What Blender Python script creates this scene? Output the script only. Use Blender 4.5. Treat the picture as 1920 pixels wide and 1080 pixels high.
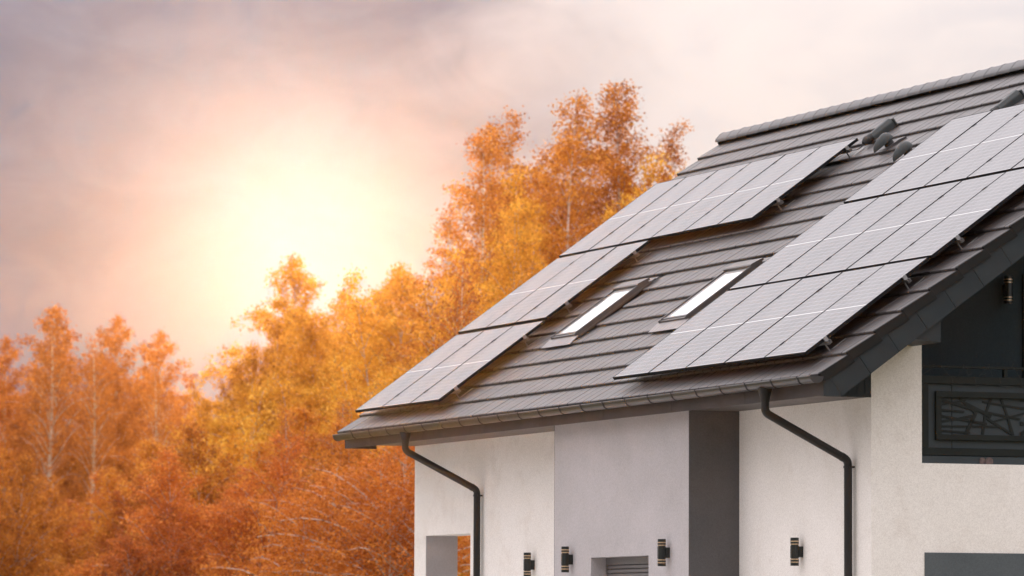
import bpy, bmesh, math, random
import numpy as np
from mathutils import Matrix, Vector, Euler

for o in list(bpy.data.objects): bpy.data.objects.remove(o)
sc = bpy.context.scene
random.seed(7); rng = np.random.default_rng(7)
R = math.radians

# ------------------------------------------------------------ camera
cam_d = bpy.data.cameras.new('camera'); cam = bpy.data.objects.new('camera', cam_d)
sc.collection.objects.link(cam); sc.camera = cam
cF = Vector((-0.93090717, 0.35776179, 0.07360941)).normalized()
cR = Vector((0.35899607, 0.93333122, 0.00382777)).normalized()
cU = cR.cross(cF).normalized()
CAM = Vector((44.35222626, -20.38703961, -2.73728162))
cam.matrix_world = Matrix(((cR.x, cU.x, -cF.x, CAM.x), (cR.y, cU.y, -cF.y, CAM.y), (cR.z, cU.z, -cF.z, CAM.z), (0, 0, 0, 1)))
cam_d.sensor_width = 36.0; cam_d.lens = 9001.33 / 1920 * 36
cam_d.clip_start = 1.0; cam_d.clip_end = 3000
cam_d.dof.use_dof = True; cam_d.dof.focus_distance = 53.0; cam_d.dof.aperture_fstop = 3.6

# ------------------------------------------------------------ colour management
sc.view_settings.view_transform = 'Standard'; sc.view_settings.look = 'None'
sc.view_settings.exposure = 0.12; sc.view_settings.gamma = 1.0
sc.view_settings.use_curve_mapping = False
sc.render.engine = 'CYCLES'
sc.cycles.use_denoising = True
sc.cycles.max_bounces = 8; sc.cycles.diffuse_bounces = 4; sc.cycles.transmission_bounces = 6
sc.cycles.volume_bounces = 0
sc.cycles.sample_clamp_indirect = 6

# ------------------------------------------------------------ sun
SUN = Vector((-0.945023, 0.316554, 0.082006)).normalized()
sun_d = bpy.data.lights.new('sun', 'SUN'); sun = bpy.data.objects.new('sun', sun_d)
sc.collection.objects.link(sun)
sun.rotation_euler = (-SUN).to_track_quat('-Z', 'Y').to_euler()
sun_d.energy = 1.02; sun_d.angle = R(1.2); sun_d.color = (1.0, 0.37, 0.07)

# ------------------------------------------------------------ world: bright overcast with a darker cloud bank round the low sun
world = bpy.data.worlds.new('World'); sc.world = world; world.use_nodes = True
nt = world.node_tree; nt.nodes.clear()
def N(t, **kw):
    n = nt.nodes.new(t)
    for k, v in kw.items(): setattr(n, k, v)
    return n
def mth(op, a, b=None, c=None, clamp=False):
    n = N('ShaderNodeMath', operation=op); n.use_clamp = clamp
    for i, v in enumerate((a, b, c)):
        if v is None: continue
        if isinstance(v, (int, float)): n.inputs[i].default_value = v
        else: nt.links.new(v, n.inputs[i])
    return n.outputs[0]
def dotv(vec, v):
    n = N('ShaderNodeVectorMath', operation='DOT_PRODUCT'); nt.links.new(vec, n.inputs[0]); n.inputs[1].default_value = v
    return n.outputs['Value']
def sstep(x, a, b):
    n = N('ShaderNodeMapRange', interpolation_type='SMOOTHSTEP'); nt.links.new(x, n.inputs[0])
    n.inputs[1].default_value = a; n.inputs[2].default_value = b; n.inputs[3].default_value = 0; n.inputs[4].default_value = 1
    return n.outputs[0]
def mixc(f, a, b, mode='MIX'):
    n = N('ShaderNodeMix', data_type='RGBA', blend_type=mode)
    if isinstance(f, (int, float)): n.inputs[0].default_value = f
    else: nt.links.new(f, n.inputs[0])
    for i, v in ((6, a), (7, b)):
        if isinstance(v, tuple): n.inputs[i].default_value = (*v, 1)
        else: nt.links.new(v, n.inputs[i])
    return n.outputs[2]
def scalec(col, f):
    n = N('ShaderNodeVectorMath', operation='SCALE'); 
    if isinstance(col, tuple): n.inputs[0].default_value = col
    else: nt.links.new(col, n.inputs[0])
    if isinstance(f, (int, float)): n.inputs['Scale'].default_value = f
    else: nt.links.new(f, n.inputs['Scale'])
    return n.outputs[0]
def addc(a, b):
    n = N('ShaderNodeVectorMath', operation='ADD'); nt.links.new(a, n.inputs[0]); nt.links.new(b, n.inputs[1]); return n.outputs[0]
tc = N('ShaderNodeTexCoord'); D = tc.outputs['Generated']
side = dotv(D, (0.3590, 0.9333, 0.0))            # how far round to the north-east of the sun bearing
fwd = dotv(D, (-0.9334, 0.3588, 0.0))
elev = dotv(D, (0, 0, 1))
def noise(scale, detail, rough, off, stretch=(1, 1, 1), dist=0.0):
    m = N('ShaderNodeMapping'); m.inputs['Location'].default_value = off; m.inputs['Scale'].default_value = stretch
    nt.links.new(D, m.inputs['Vector'])
    n = N('ShaderNodeTexNoise'); n.inputs['Scale'].default_value = scale; n.inputs['Detail'].default_value = detail
    n.inputs['Roughness'].default_value = rough; n.inputs['Distortion'].default_value = dist
    nt.links.new(m.outputs[0], n.inputs['Vector']); return n.outputs[0]
n1 = noise(13, 4, .5, (3.1, 1.7, .4), (1, 1, 2.0), .6)
n2 = noise(38, 5, .55, (1.3, 5.1, 2.2), (1, 1, 1.8), .8)
n3 = noise(3.0, 4, .5, (7.3, 2.2, 1.1), (1, 1, 1.6), .4)
# CIE overcast: zenith three times the horizon
cie = mth('MULTIPLY_ADD', mth('MAXIMUM', elev, 0.0), 4.2, 0.60)
light_cloud = mixc(mth('MULTIPLY', sstep(mth('MULTIPLY_ADD', n2, .35, mth('MULTIPLY', n1, .65)), .38, .66), .75), (0.70, 0.655, 0.665), (0.55, 0.545, 0.595))
warp = mth('ADD', mth('MULTIPLY', mth('SUBTRACT', n1, .5), .10), mth('MULTIPLY', mth('SUBTRACT', n2, .5), .022))
s_w = mth('ADD', side, warp)
bank = mth('SUBTRACT', 1.0, sstep(mth('ADD', s_w, mth('MULTIPLY', elev, .25)), 0.000, 0.072))
bank = mth('MULTIPLY', bank, mth('SUBTRACT', 1.0, sstep(elev, 0.15, 0.27)))        # the bank lies low over the horizon
bank = mth('MULTIPLY', bank, sstep(fwd, 0.80, 0.96))
mauve = mixc(sstep(n2, .3, .72), (0.065, 0.125, 0.235), (0.12, 0.175, 0.285))
mauve = mixc(mth('MULTIPLY', mth('SUBTRACT', 1.0, sstep(mth('ADD', elev, mth('MULTIPLY', warp, .5)), .055, .085)), .8), mauve, (0.12, 0.19, 0.33))
col = mixc(bank, light_cloud, mauve)
# scattered grey patches elsewhere in the overcast
col = mixc(mth('MULTIPLY', sstep(n3, .5, .75), .22), col, (0.62, 0.60, 0.66))
# glow of the low sun in the cloud
ang = mth('ARCCOSINE', mth('MINIMUM', dotv(D, tuple(SUN)), 1.0))
def gauss(w):
    q = mth('DIVIDE', ang, w); return mth('EXPONENT', mth('MULTIPLY', mth('MULTIPLY', q, q), -1.0))
col = scalec(scalec(col, cie), mth('MULTIPLY_ADD', fwd, 0.10, 0.97))      # a little brighter towards the hidden sun
glow = addc(scalec((0.8, 0.95, 1.15), mth('MULTIPLY', gauss(.027), .26)), scalec((0.20, 0.27, 0.27), mth('MULTIPLY', gauss(.050), .78)))
col = addc(col, glow)
bg = N('ShaderNodeBackground'); nt.links.new(col, bg.inputs[0]); bg.inputs[1].default_value = 1.0
sky = N('ShaderNodeTexSky', sky_type='NISHITA'); sky.sun_disc = False
sky.sun_elevation = math.asin(SUN.z); sky.sun_rotation = math.atan2(SUN.x, SUN.y); sky.dust_density = 4
bg2 = N('ShaderNodeBackground'); nt.links.new(sky.outputs[0], bg2.inputs[0]); bg2.inputs[1].default_value = 0.05
mx = N('ShaderNodeMixShader'); mx.inputs[0].default_value = 0.06
nt.links.new(bg.outputs[0], mx.inputs[1]); nt.links.new(bg2.outputs[0], mx.inputs[2])
wo = N('ShaderNodeOutputWorld'); nt.links.new(mx.outputs[0], wo.inputs[0])
world.cycles.sampling_method = 'MANUAL'; world.cycles.sample_map_resolution = 1024

# ------------------------------------------------------------ materials
def mat(name, base, rough=.5, metal=0, spec=.5, build=None):
    m = bpy.data.materials.new(name); m.use_nodes = True; t = m.node_tree
    b = t.nodes['Principled BSDF']
    b.inputs['Base Color'].default_value = (*base, 1); b.inputs['Roughness'].default_value = rough
    b.inputs['Metallic'].default_value = metal; b.inputs['Specular IOR Level'].default_value = spec
    if build: build(t, b)
    return m
def nnoise(t, scale, detail=4, coord='Object', stretch=None, rough=.5):
    tcn = t.nodes.new('ShaderNodeTexCoord'); v = tcn.outputs[coord]
    if stretch:
        mp = t.nodes.new('ShaderNodeMapping'); mp.inputs['Scale'].default_value = stretch
        t.links.new(v, mp.inputs[0]); v = mp.outputs[0]
    n = t.nodes.new('ShaderNodeTexNoise'); n.inputs['Scale'].default_value = scale; n.inputs['Detail'].default_value = detail
    n.inputs['Roughness'].default_value = rough
    t.links.new(v, n.inputs['Vector']); return n.outputs[0]
def ramp(t, x, stops):
    r = t.nodes.new('ShaderNodeValToRGB'); e = r.color_ramp.elements
    e[0].position, e[0].color = stops[0][0], (*stops[0][1], 1); e[1].position, e[1].color = stops[-1][0], (*stops[-1][1], 1)
    for p, c in stops[1:-1]:
        k = e.new(p); k.color = (*c, 1)
    t.links.new(x, r.inputs[0]); return r.outputs[0]
def bump(t, b, h, strength, dist):
    n = t.nodes.new('ShaderNodeBump'); n.inputs['Strength'].default_value = strength; n.inputs['Distance'].default_value = dist
    t.links.new(h, n.inputs['Height']); t.links.new(n.outputs[0], b.inputs['Normal'])
def tmath(t, op, a, b2=None):
    n = t.nodes.new('ShaderNodeMath'); n.operation = op
    for i, v in enumerate((a, b2)):
        if v is None: continue
        if isinstance(v, (int, float)): n.inputs[i].default_value = v
        else: t.links.new(v, n.inputs[i])
    return n.outputs[0]
def tmix(t, f, a, b2, mode='MIX'):
    n = t.nodes.new('ShaderNodeMix'); n.data_type = 'RGBA'; n.blend_type = mode
    if isinstance(f, (int, float)): n.inputs[0].default_value = f
    else: t.links.new(f, n.inputs[0])
    for i, v in ((6, a), (7, b2)):
        if isinstance(v, tuple): n.inputs[i].default_value = (*v, 1)
        else: t.links.new(v, n.inputs[i])
    return n.outputs[2]

def vary(base_lo, base_hi, scale, bstr=.15, bdist=.001, bscale=180, rlo=None, rhi=None, objrand=0.0):
    def f(t, b):
        x = nnoise(t, scale)
        c = ramp(t, x, [(.3, base_lo), (.7, base_hi)])
        if objrand:
            oi = t.nodes.new('ShaderNodeObjectInfo')
            k = tmath(t, 'ADD', tmath(t, 'MULTIPLY', oi.outputs['Random'], objrand * 2), 1 - objrand)
            vm = t.nodes.new('ShaderNodeVectorMath'); vm.operation = 'SCALE'
            t.links.new(c, vm.inputs[0]); t.links.new(k, vm.inputs['Scale']); c = vm.outputs[0]
        t.links.new(c, b.inputs['Base Color'])
        if rlo is not None:
            mr = t.nodes.new('ShaderNodeMapRange'); mr.inputs[3].default_value = rlo; mr.inputs[4].default_value = rhi
            t.links.new(nnoise(t, scale * 2.3), mr.inputs[0]); t.links.new(mr.outputs[0], b.inputs['Roughness'])
        if bstr: bump(t, b, nnoise(t, bscale, 3), bstr, bdist)
    return f
M = {}
M['tile'] = mat('roof_tile_engobe', (.05, .05, .053), .4, build=vary((.040, .034, .034), (.060, .052, .051), 2.2, .25, .001, 260, .34, .48, .13))
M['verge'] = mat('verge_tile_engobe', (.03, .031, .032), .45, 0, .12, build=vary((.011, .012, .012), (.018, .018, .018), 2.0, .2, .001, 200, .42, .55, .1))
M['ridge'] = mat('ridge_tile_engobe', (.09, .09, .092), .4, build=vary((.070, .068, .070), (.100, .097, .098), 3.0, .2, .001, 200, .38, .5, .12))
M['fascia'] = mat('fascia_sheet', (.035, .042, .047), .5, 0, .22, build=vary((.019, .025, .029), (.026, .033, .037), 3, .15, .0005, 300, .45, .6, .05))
M['eave_board'] = mat('eave_board_sheet', (.06, .055, .055), .55, 0, .25, build=vary((.042, .035, .034), (.060, .050, .049), 2.5, .3, .001, 120, .5, .65, .08))
M['soffit'] = mat('soffit_board', (.09, .08, .075), .55, build=vary((.08, .068, .064), (.11, .095, .088), 3, .2, .001, 100))
M['gutter'] = mat('gutter_coated_steel', (.05, .045, .044), .35, .0, .6, build=vary((.016, .0145, .0145), (.028, .025, .025), 1.5, .05, .0005, 80, .28, .42, .06))
M['pipe'] = mat('downpipe_coated_steel', (.045, .042, .042), .42, .0, .3, build=vary((.014, .0135, .013), (.022, .020, .020), 1.5, .05, .0005, 80, .35, .5))
M['black_frame'] = mat('anodised_black_frame', (.008, .008, .009), .7, .0, .12, build=vary((.006, .006, .007), (.011, .011, .012), 5, 0))
M['alu'] = mat('raw_aluminium', (.62, .61, .60), .32, 1.0, build=vary((.30, .295, .29), (.46, .45, .44), 12, .1, .0004, 200, .25, .45))
M['rubber'] = mat('black_rubber', (.015, .015, .016), .7, build=vary((.012, .012, .012), (.024, .024, .025), 20, .1))
M['vent'] = mat('vent_plastic', (.06, .065, .066), .5, 0, .3, build=vary((.030, .035, .036), (.046, .052, .053), 9, .1, .0006, 200, .42, .58))
M['skyframe'] = mat('roof_window_sheet', (.16, .14, .135), .4, .3, build=vary((.065, .055, .052), (.10, .088, .084), 5, .1, .0005, 100, .32, .45))
M['lead'] = mat('pleated_flashing', (.22, .20, .20), .5, .2, build=vary((.20, .18, .18), (.27, .245, .24), 6, .3, .002, 40, .4, .55))
M['antra'] = mat('anthracite_coated_steel', (.010, .013, .012), .6, 0, .2, build=vary((.008, .011, .010), (.013, .017, .015), 4, .1, .0004, 200, .42, .6))
M['sheet'] = mat('grey_infill_sheet', (.03, .04, .045), .6, 0, .25, build=vary((.030, .040, .045), (.042, .053, .059), 3, .1, .0004, 200, .42, .6))
M['lamp'] = mat('lamp_black', (.012, .015, .014), .3, .2, build=vary((.010, .013, .012), (.018, .022, .021), 20, 0))
M['brass'] = mat('lamp_brushed_ring', (.62, .46, .30), .3, 1.0, build=vary((.45, .33, .21), (.78, .60, .42), 60, 0))
M['wire'] = mat('wire', (.012, .016, .014), .5, build=vary((.01, .013, .012), (.02, .024, .02), 30, 0))
M['shutter'] = mat('roller_shutter', (.12, .11, .11), .4, build=vary((.13, .12, .12), (.17, .155, .15), 3, .05, .0004, 100))
M['concrete'] = mat('loggia_floor', (.2, .19, .18), .8, build=vary((.16, .155, .15), (.25, .24, .23), 4, .3, .002, 90))

def stucco(lo, hi, stain, stain_amt=.35, fine=900):
    def f(t, b):
        tcn = t.nodes.new('ShaderNodeTexCoord')
        big = nnoise(t, 1.1, 5, rough=.6); c = ramp(t, big, [(.32, lo), (.68, hi)])
        med = nnoise(t, 2.6, 6, rough=.7)
        c = tmix(t, tmath(t, 'MULTIPLY', ramp(t, med, [(.52, (0, 0, 0)), (.74, (1, 1, 1))]), stain_amt), c, stain)
        grain = nnoise(t, 95, 3, rough=.7)
        c = tmix(t, .22, c, ramp(t, grain, [(.40, (.45, .43, .41)), (.56, (1, 1, 1))]), 'MULTIPLY')
        g2 = nnoise(t, 38, 4, rough=.75)
        c = tmix(t, .14, c, ramp(t, g2, [(.42, (.55, .52, .50)), (.56, (1, 1, 1))]), 'MULTIPLY')
        t.links.new(c, b.inputs['Base Color'])
        h = tmath(t, 'ADD', nnoise(t, 110, 4, rough=.7), tmath(t, 'MULTIPLY', nnoise(t, 30, 2, stretch=(1, 1, .35)), .7))
        bump(t, b, h, .75, .004)
    return f
M['field'] = mat('dark_grey_field', (.1, .11, .12), .9, 0, .2, stucco((.095, .11, .118), (.115, .13, .138), (.085, .095, .10), .3))
M['white_wall'] = mat('white_render', (.78, .74, .70), .9, 0, .2, stucco((.86, .815, .765), (.92, .875, .835), (.72, .65, .59), .5))
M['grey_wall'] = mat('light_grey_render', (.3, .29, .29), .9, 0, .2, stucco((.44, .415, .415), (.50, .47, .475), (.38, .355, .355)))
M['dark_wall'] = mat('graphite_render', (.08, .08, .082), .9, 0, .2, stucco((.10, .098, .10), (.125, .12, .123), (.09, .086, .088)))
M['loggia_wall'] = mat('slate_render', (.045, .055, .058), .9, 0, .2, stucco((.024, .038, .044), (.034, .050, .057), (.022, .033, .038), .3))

PHL = 1.752
def panel_glass(t, b):
    """dark mono cells under glass: 6 x 20 half-cells, thin pale gaps, a wider pale strip across the middle"""
    tcn = t.nodes.new('ShaderNodeTexCoord'); sp = t.nodes.new('ShaderNodeSeparateXYZ'); t.links.new(tcn.outputs['Object'], sp.inputs[0])
    def lines(x, pitch, w, off=0.0):
        f = tmath(t, 'FRACT', tmath(t, 'ADD', tmath(t, 'DIVIDE', x, pitch), off))
        d = tmath(t, 'ABSOLUTE', tmath(t, 'SUBTRACT', f, .5))
        return tmath(t, 'GREATER_THAN', d, .5 - w / pitch / 2)
    lx = lines(sp.outputs[0], .1685, .0050); ly = lines(sp.outputs[1], .0845, .0045)
    mid = tmath(t, 'LESS_THAN', tmath(t, 'ABSOLUTE', sp.outputs[1]), .0062)
    g = tmath(t, 'MAXIMUM', lx, ly)
    cell = ramp(t, nnoise(t, 3, 3), [(.3, (.026, .027, .036)), (.7, (.034, .035, .045))])
    oi = t.nodes.new('ShaderNodeObjectInfo')
    cell = tmix(t, oi.outputs['Random'], cell, (.044, .044, .054))
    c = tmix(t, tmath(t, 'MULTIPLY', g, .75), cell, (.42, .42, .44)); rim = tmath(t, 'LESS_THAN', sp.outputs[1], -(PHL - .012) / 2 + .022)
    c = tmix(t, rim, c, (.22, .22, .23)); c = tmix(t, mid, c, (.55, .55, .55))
    t.links.new(c, b.inputs['Base Color'])
    b.inputs['IOR'].default_value = 1.46; b.inputs['Roughness'].default_value = .22
    b.inputs['Coat Weight'].default_value = 0.0
    mr = t.nodes.new('ShaderNodeMapRange'); mr.inputs[3].default_value = .17; mr.inputs[4].default_value = .30
    t.links.new(nnoise(t, 1.7, 5), mr.inputs[0]); t.links.new(mr.outputs[0], b.inputs['Roughness'])
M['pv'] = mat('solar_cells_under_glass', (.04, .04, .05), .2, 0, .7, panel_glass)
def sky_pane(t, b):
    t.links.new(ramp(t, nnoise(t, 2, 3), [(.3, (.66, .65, .645)), (.7, (.80, .79, .78))]), b.inputs['Base Color'])  # bright sky reflection painted into the glass as a near-white base
    b.inputs['Coat Weight'].default_value = 1; b.inputs['Coat Roughness'].default_value = .03; b.inputs['Coat IOR'].default_value = 1.9
M['pane'] = mat('window_glass_painted_reflection', (.7, .7, .7), .15, 0, .6, sky_pane)

def leafmat(name, cols, trans=.45):
    m = bpy.data.materials.new(name); m.use_nodes = True; t = m.node_tree; t.nodes.clear()
    at = t.nodes.new('ShaderNodeAttribute'); at.attribute_name = 'tint'
    oi = t.nodes.new('ShaderNodeObjectInfo')
    x = tmath(t, 'ADD', at.outputs['Fac'], tmath(t, 'MULTIPLY', tmath(t, 'SUBTRACT', oi.outputs['Random'], .5), .35))
    c = ramp(t, x, cols)
    d = t.nodes.new('ShaderNodeBsdfDiffuse'); tr = t.nodes.new('ShaderNodeBsdfTranslucent'); gl = t.nodes.new('ShaderNodeBsdfGlossy')
    gl.inputs['Roughness'].default_value = .45; gl.inputs['Color'].default_value = (.8, .7, .5, 1)
    t.links.new(c, d.inputs[0]); t.links.new(c, tr.inputs[0])
    m1 = t.nodes.new('ShaderNodeMixShader'); m1.inputs[0].default_value = trans
    t.links.new(d.outputs[0], m1.inputs[1]); t.links.new(tr.outputs[0], m1.inputs[2])
    m2 = t.nodes.new('ShaderNodeMixShader'); m2.inputs[0].default_value = .04
    t.links.new(m1.outputs[0], m2.inputs[1]); t.links.new(gl.outputs[0], m2.inputs[2])
    o = t.nodes.new('ShaderNodeOutputMaterial'); t.links.new(m2.outputs[0], o.inputs[0])
    return m
M['leaf_rust'] = leafmat('rust_birch_leaves', [(0, (.20, .045, .012)), (.35, (.48, .13, .018)), (.7, (.66, .21, .026)), (1, (.85, .34, .06))])
M['leaf_gold'] = leafmat('golden_birch_leaves', [(0, (.32, .12, .015)), (.35, (.68, .29, .025)), (.7, (.86, .45, .04)), (1, (.92, .62, .10))])
M['leaf_orange'] = leafmat('orange_birch_leaves', [(0, (.20, .055, .01)), (.35, (.54, .17, .018)), (.7, (.72, .28, .028)), (1, (.86, .46, .06))])
M['leaf_red'] = leafmat('russet_leaves', [(0, (.18, .045, .012)), (.35, (.50, .12, .02)), (.7, (.68, .20, .03)), (1, (.88, .36, .06))])
def bark(t, b):
    x = nnoise(t, 7, 5, stretch=(1, 1, 2.2), rough=.65)
    t.links.new(ramp(t, x, [(.36, (.12, .08, .06)), (.47, (.55, .47, .42)), (.7, (.74, .66, .60))]), b.inputs['Base Color'])
    bump(t, b, x, .4, .01)
M['bark'] = mat('birch_bark', (.5, .45, .4), .8, 0, .2, bark)
M['twig'] = mat('twig_bark', (.20, .10, .07), .8, 0, .2, build=vary((.18, .09, .06), (.34, .20, .15), 6, .2, .003, 60))
def grass(t, b):
    t.links.new(ramp(t, nnoise(t, .25, 8, rough=.7), [(.3, (.07, .065, .02)), (.5, (.12, .11, .035)), (.7, (.24, .14, .05))]), b.inputs['Base Color'])
    bump(t, b, nnoise(t, 9, 6, rough=.8), .8, .05)
M['bounce_paving'] = mat('pale_bounce_paving', (.5, .48, .46), .85, build=vary((.44, .42, .40), (.56, .54, .51), 1.5, .3, .002, 60))
M['ground'] = mat('autumn_meadow', (.1, .1, .04), .95, 0, .1, grass)

# ------------------------------------------------------------ mesh helpers
class MB:
    def __init__(s): s.v = []; s.f = []; s.m = []
    def add(s, verts, faces, mi=0):
        k = len(s.v); s.v += [tuple(v) for v in verts]; s.f += [tuple(i + k for i in f) for f in faces]; s.m += [mi] * len(faces); return s
    def box(s, x0, x1, y0, y1, z0, z1, mi=0):
        return s.add([(x, y, z) for z in (z0, z1) for y in (y0, y1) for x in (x0, x1)],
                     [(0, 2, 3, 1), (4, 5, 7, 6), (0, 1, 5, 4), (2, 6, 7, 3), (0, 4, 6, 2), (1, 3, 7, 5)], mi)
    def prism(s, poly, axis, a0, a1, mi=0):
        """poly: points in the two other axes (order y,z / x,z / x,y) pushed from a0 to a1 along axis"""
        def P(p, a): return {'x': (a, p[0], p[1]), 'y': (p[0], a, p[1]), 'z': (p[0], p[1], a)}[axis]
        n = len(poly); vs = [P(p, a0) for p in poly] + [P(p, a1) for p in poly]
        return s.add(vs, [tuple(range(n))[::-1], tuple(range(n, 2 * n))] + [(i, (i + 1) % n, n + (i + 1) % n, n + i) for i in range(n)], mi)
    def tube(s, pts, rad, seg=10, cap=True, mi=0):
        pts = [Vector(p) for p in pts]; n = len(pts)
        rads = rad if isinstance(rad, (list, tuple)) else [rad] * n
        k = len(s.v); up = None
        for i, p in enumerate(pts):
            d = (pts[min(i + 1, n - 1)] - pts[max(i - 1, 0)]).normalized()
            if up is None:
                up = Vector((0, 0, 1)) if abs(d.z) < .9 else Vector((1, 0, 0))
            a = d.cross(up).normalized(); b = a.cross(d).normalized(); up = b
            for j in range(seg):
                t = 2 * math.pi * j / seg; s.v.append(tuple(p + (a * math.cos(t) + b * math.sin(t)) * rads[i]))
        for i in range(n - 1):
            for j in range(seg):
                s.f.append((k + i * seg + j, k + i * seg + (j + 1) % seg, k + (i + 1) * seg + (j + 1) % seg, k + (i + 1) * seg + j)); s.m.append(mi)
        if cap:
            s.f.append(tuple(k + j for j in range(seg))[::-1]); s.m.append(mi)
            s.f.append(tuple(k + (n - 1) * seg + j for j in range(seg))); s.m.append(mi)
        return s
    def mesh(s, name, mats, smooth=False, bevel=0):
        me = bpy.data.meshes.new(name); me.from_pydata(s.v, [], s.f)
        for m_ in (mats if isinstance(mats, (list, tuple)) else [mats]): me.materials.append(m_)
        me.polygons.foreach_set('material_index', s.m)
        bm = bmesh.new(); bm.from_mesh(me); bmesh.ops.recalc_face_normals(bm, faces=bm.faces)
        if bevel: bmesh.ops.bevel(bm, geom=list(bm.edges), offset=bevel, segments=1, affect='EDGES', clamp_overlap=True)
        bm.to_mesh(me); bm.free()
        if smooth: me.polygons.foreach_set('use_smooth', [True] * len(me.polygons)); me.set_sharp_from_angle(angle=R(35))
        me.update(); return me
WM = {}
def put(name, me, parent=None, mw=None, label=None, kind=None, group=None, category=None):
    o = bpy.data.objects.new(name, me); sc.collection.objects.link(o)
    mw = mw if mw is not None else Matrix.Identity(4); WM[o.name] = mw
    if parent is not None:
        o.parent = parent; o.matrix_local = WM[parent.name].inverted() @ mw
    else: o.matrix_world = mw
    for k, v in (('label', label), ('kind', kind), ('group', group), ('category', category)):
        if v: o[k] = v
    return o
def thing(name, label, category, loc, group=None, rot=None):
    mw = Matrix.Translation(loc)
    if rot is not None: mw = mw @ rot
    o = put(name, None, None, mw, label, None, group, category); o.empty_display_size = .2; return o
T_ = Matrix.Translation

# ------------------------------------------------------------ roof frame: a along the eave (x), b up the slope, n off the slope
AL = 0.62960; CA, SA = math.cos(AL), math.sin(AL); TA = math.tan(AL)
RS = Matrix.Rotation(AL, 4, 'X')
def RW(a, b, n=0): return Vector((a, b * CA - n * SA, b * SA + n * CA))
def at_roof(a, b, n=0): return T_(RW(a, b, n)) @ RS
COURSE = 0.3833; TW = 0.2385; NROW = 18
def left_edge(b): return -15.05 - .052 * b
RIDGE_B = 7.05
YR, ZR = RIDGE_B * CA, RIDGE_B * SA
GZ = -4.4
def under(y, d=.075): return (y if y < YR else 2 * YR - y) * TA - d / CA      # underside of the roof deck

# ------------------------------------------------------------ ground
g = MB(); g.add([(-183, -58, GZ), (58, -58, GZ), (58, 73, GZ), (-183, 73, GZ)], [(0, 1, 2, 3)])
put('ground', g.mesh('ground', M['ground']), kind='structure')
g = MB(); g.box(-17, 1.2, -18, 14, GZ - .05, GZ + .02)  # unseen pale slab added to bounce light onto the front wall
put('bounce_yard', g.mesh('bounce_yard', M['bounce_paving']), kind='structure')

# ------------------------------------------------------------ house
house = thing('house', 'modern white rendered house with dark tiled roof carrying solar panels', 'house', (-7.6, 5.5, GZ))
YW, XG, XL = .92, -.70, -14.6
ZS = -.188
roof = MB()
dk = .045
for sgn in (1, -1):
    y0, y1 = (0.03, YR) if sgn > 0 else (2 * YR - .03, YR)
    zf = lambda y, d: (y if y <= YR else 2 * YR - y) * TA - d / CA
    P = [(y0, zf(y0, dk)), (y1, ZR - dk / CA), (y1, ZR - (dk + .03) / CA), (y0, zf(y0, dk + .03))]
    roof.prism(P, 'x', -15.0, -.012)
# plain back slope
back = [(YR, ZR - .012), (2 * YR, -.012), (2 * YR, -.05), (YR, ZR - .05)]
roof.prism(back, 'x', -15.25, .01)
roof_o = put('roof', roof.mesh('roof_deck', M['rubber']), house)

# one tile: flat interlocking tile with a rounded nose, upper end tucked under the next course
def tile_mesh(w, name, gap=.013):
    prof = [(0, -.040), (0, -.014), (.0035, -.006), (.011, -.0012), (.022, 0), (.40, -.0328), (.40, -.046)]
    mb = MB(); x0, x1 = gap / 2, w - gap / 2
    ins = .003
    nP = len(prof)
    vs = []
    for x, dz in ((x0, -.004), (x0 + ins, 0), (x1 - ins, 0), (x1, -.004)):
        for i, (b, n) in enumerate(prof):
            vs.append((x, b + (0.002 if dz and i < 4 else 0), n + (dz if 1 <= i <= 5 else 0)))
    fs = []
    for s_ in range(3):
        for i in range(nP - 1):
            fs.append((s_ * nP + i, s_ * nP + i + 1, (s_ + 1) * nP + i + 1, (s_ + 1) * nP + i))
    fs.append(tuple(range(nP))); fs.append(tuple(range(3 * nP, 4 * nP))[::-1])
    mb.add(vs, fs)
    return mb
tile_std = tile_mesh(TW, 't').mesh('roof_tile', M['tile'])
tiles = []
for r in range(NROW):
    b = r * COURSE; xl = left_edge(b)
    x = -.012 - (TW * .5 if r % 2 else TW)
    if r % 2: tiles.append((r, -.012 - TW * .5, TW * .5))
    while x > xl + .03:
        if x != -.012 - TW * .5 or not r % 2:
            tiles.append((r, x, TW))
        x -= TW
    w = (x + TW) - xl
    if w > .04: tiles.append((r, xl, w))
PANEL_ROWS = [  # a_left, count, pitch, b0, array
    (-5.795, 5, 1.049, .232, 'R'), (-5.812, 5, 1.0575, 2.006, 'R'), (-5.805, 5, 1.0605, 3.790, 'R'),
    (-14.732, 3, 1.0607, .262, 'L'), (-14.850, 3, 1.0600, 2.080, 'L'), (-14.905, 6, 1.0610, 3.872, 'L')]
PHL = 1.752
def covered(x, b):
    for a0, n, p, b0, _ in PANEL_ROWS:
        if a0 + .1 < x and x + TW < a0 + n * p - .0 and b > b0 - .1 and b + COURSE < b0 + PHL + .05: return True
    return False
SKY = [(-7.28, 1.645, .78, 1.18), (-10.74, 1.66, .78, 1.18)]
def in_sky(x, w, b):
    return any(x + w > a0 - .0 and x < a0 + ww and b + .05 > b0 and b < b0 + hh for a0, b0, ww, hh in SKY)
vis = [(t[1] - (0 if not covered(t[1], t[0] * COURSE) else 100) , t) for t in tiles if not in_sky(t[1] + .06, t[2] - .12, t[0] * COURSE)]
vis.sort(key=lambda q: -q[0])
single, rest = [q[1] for q in vis[:298]], [q[1] for q in vis[298:]]
cache = {}
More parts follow.
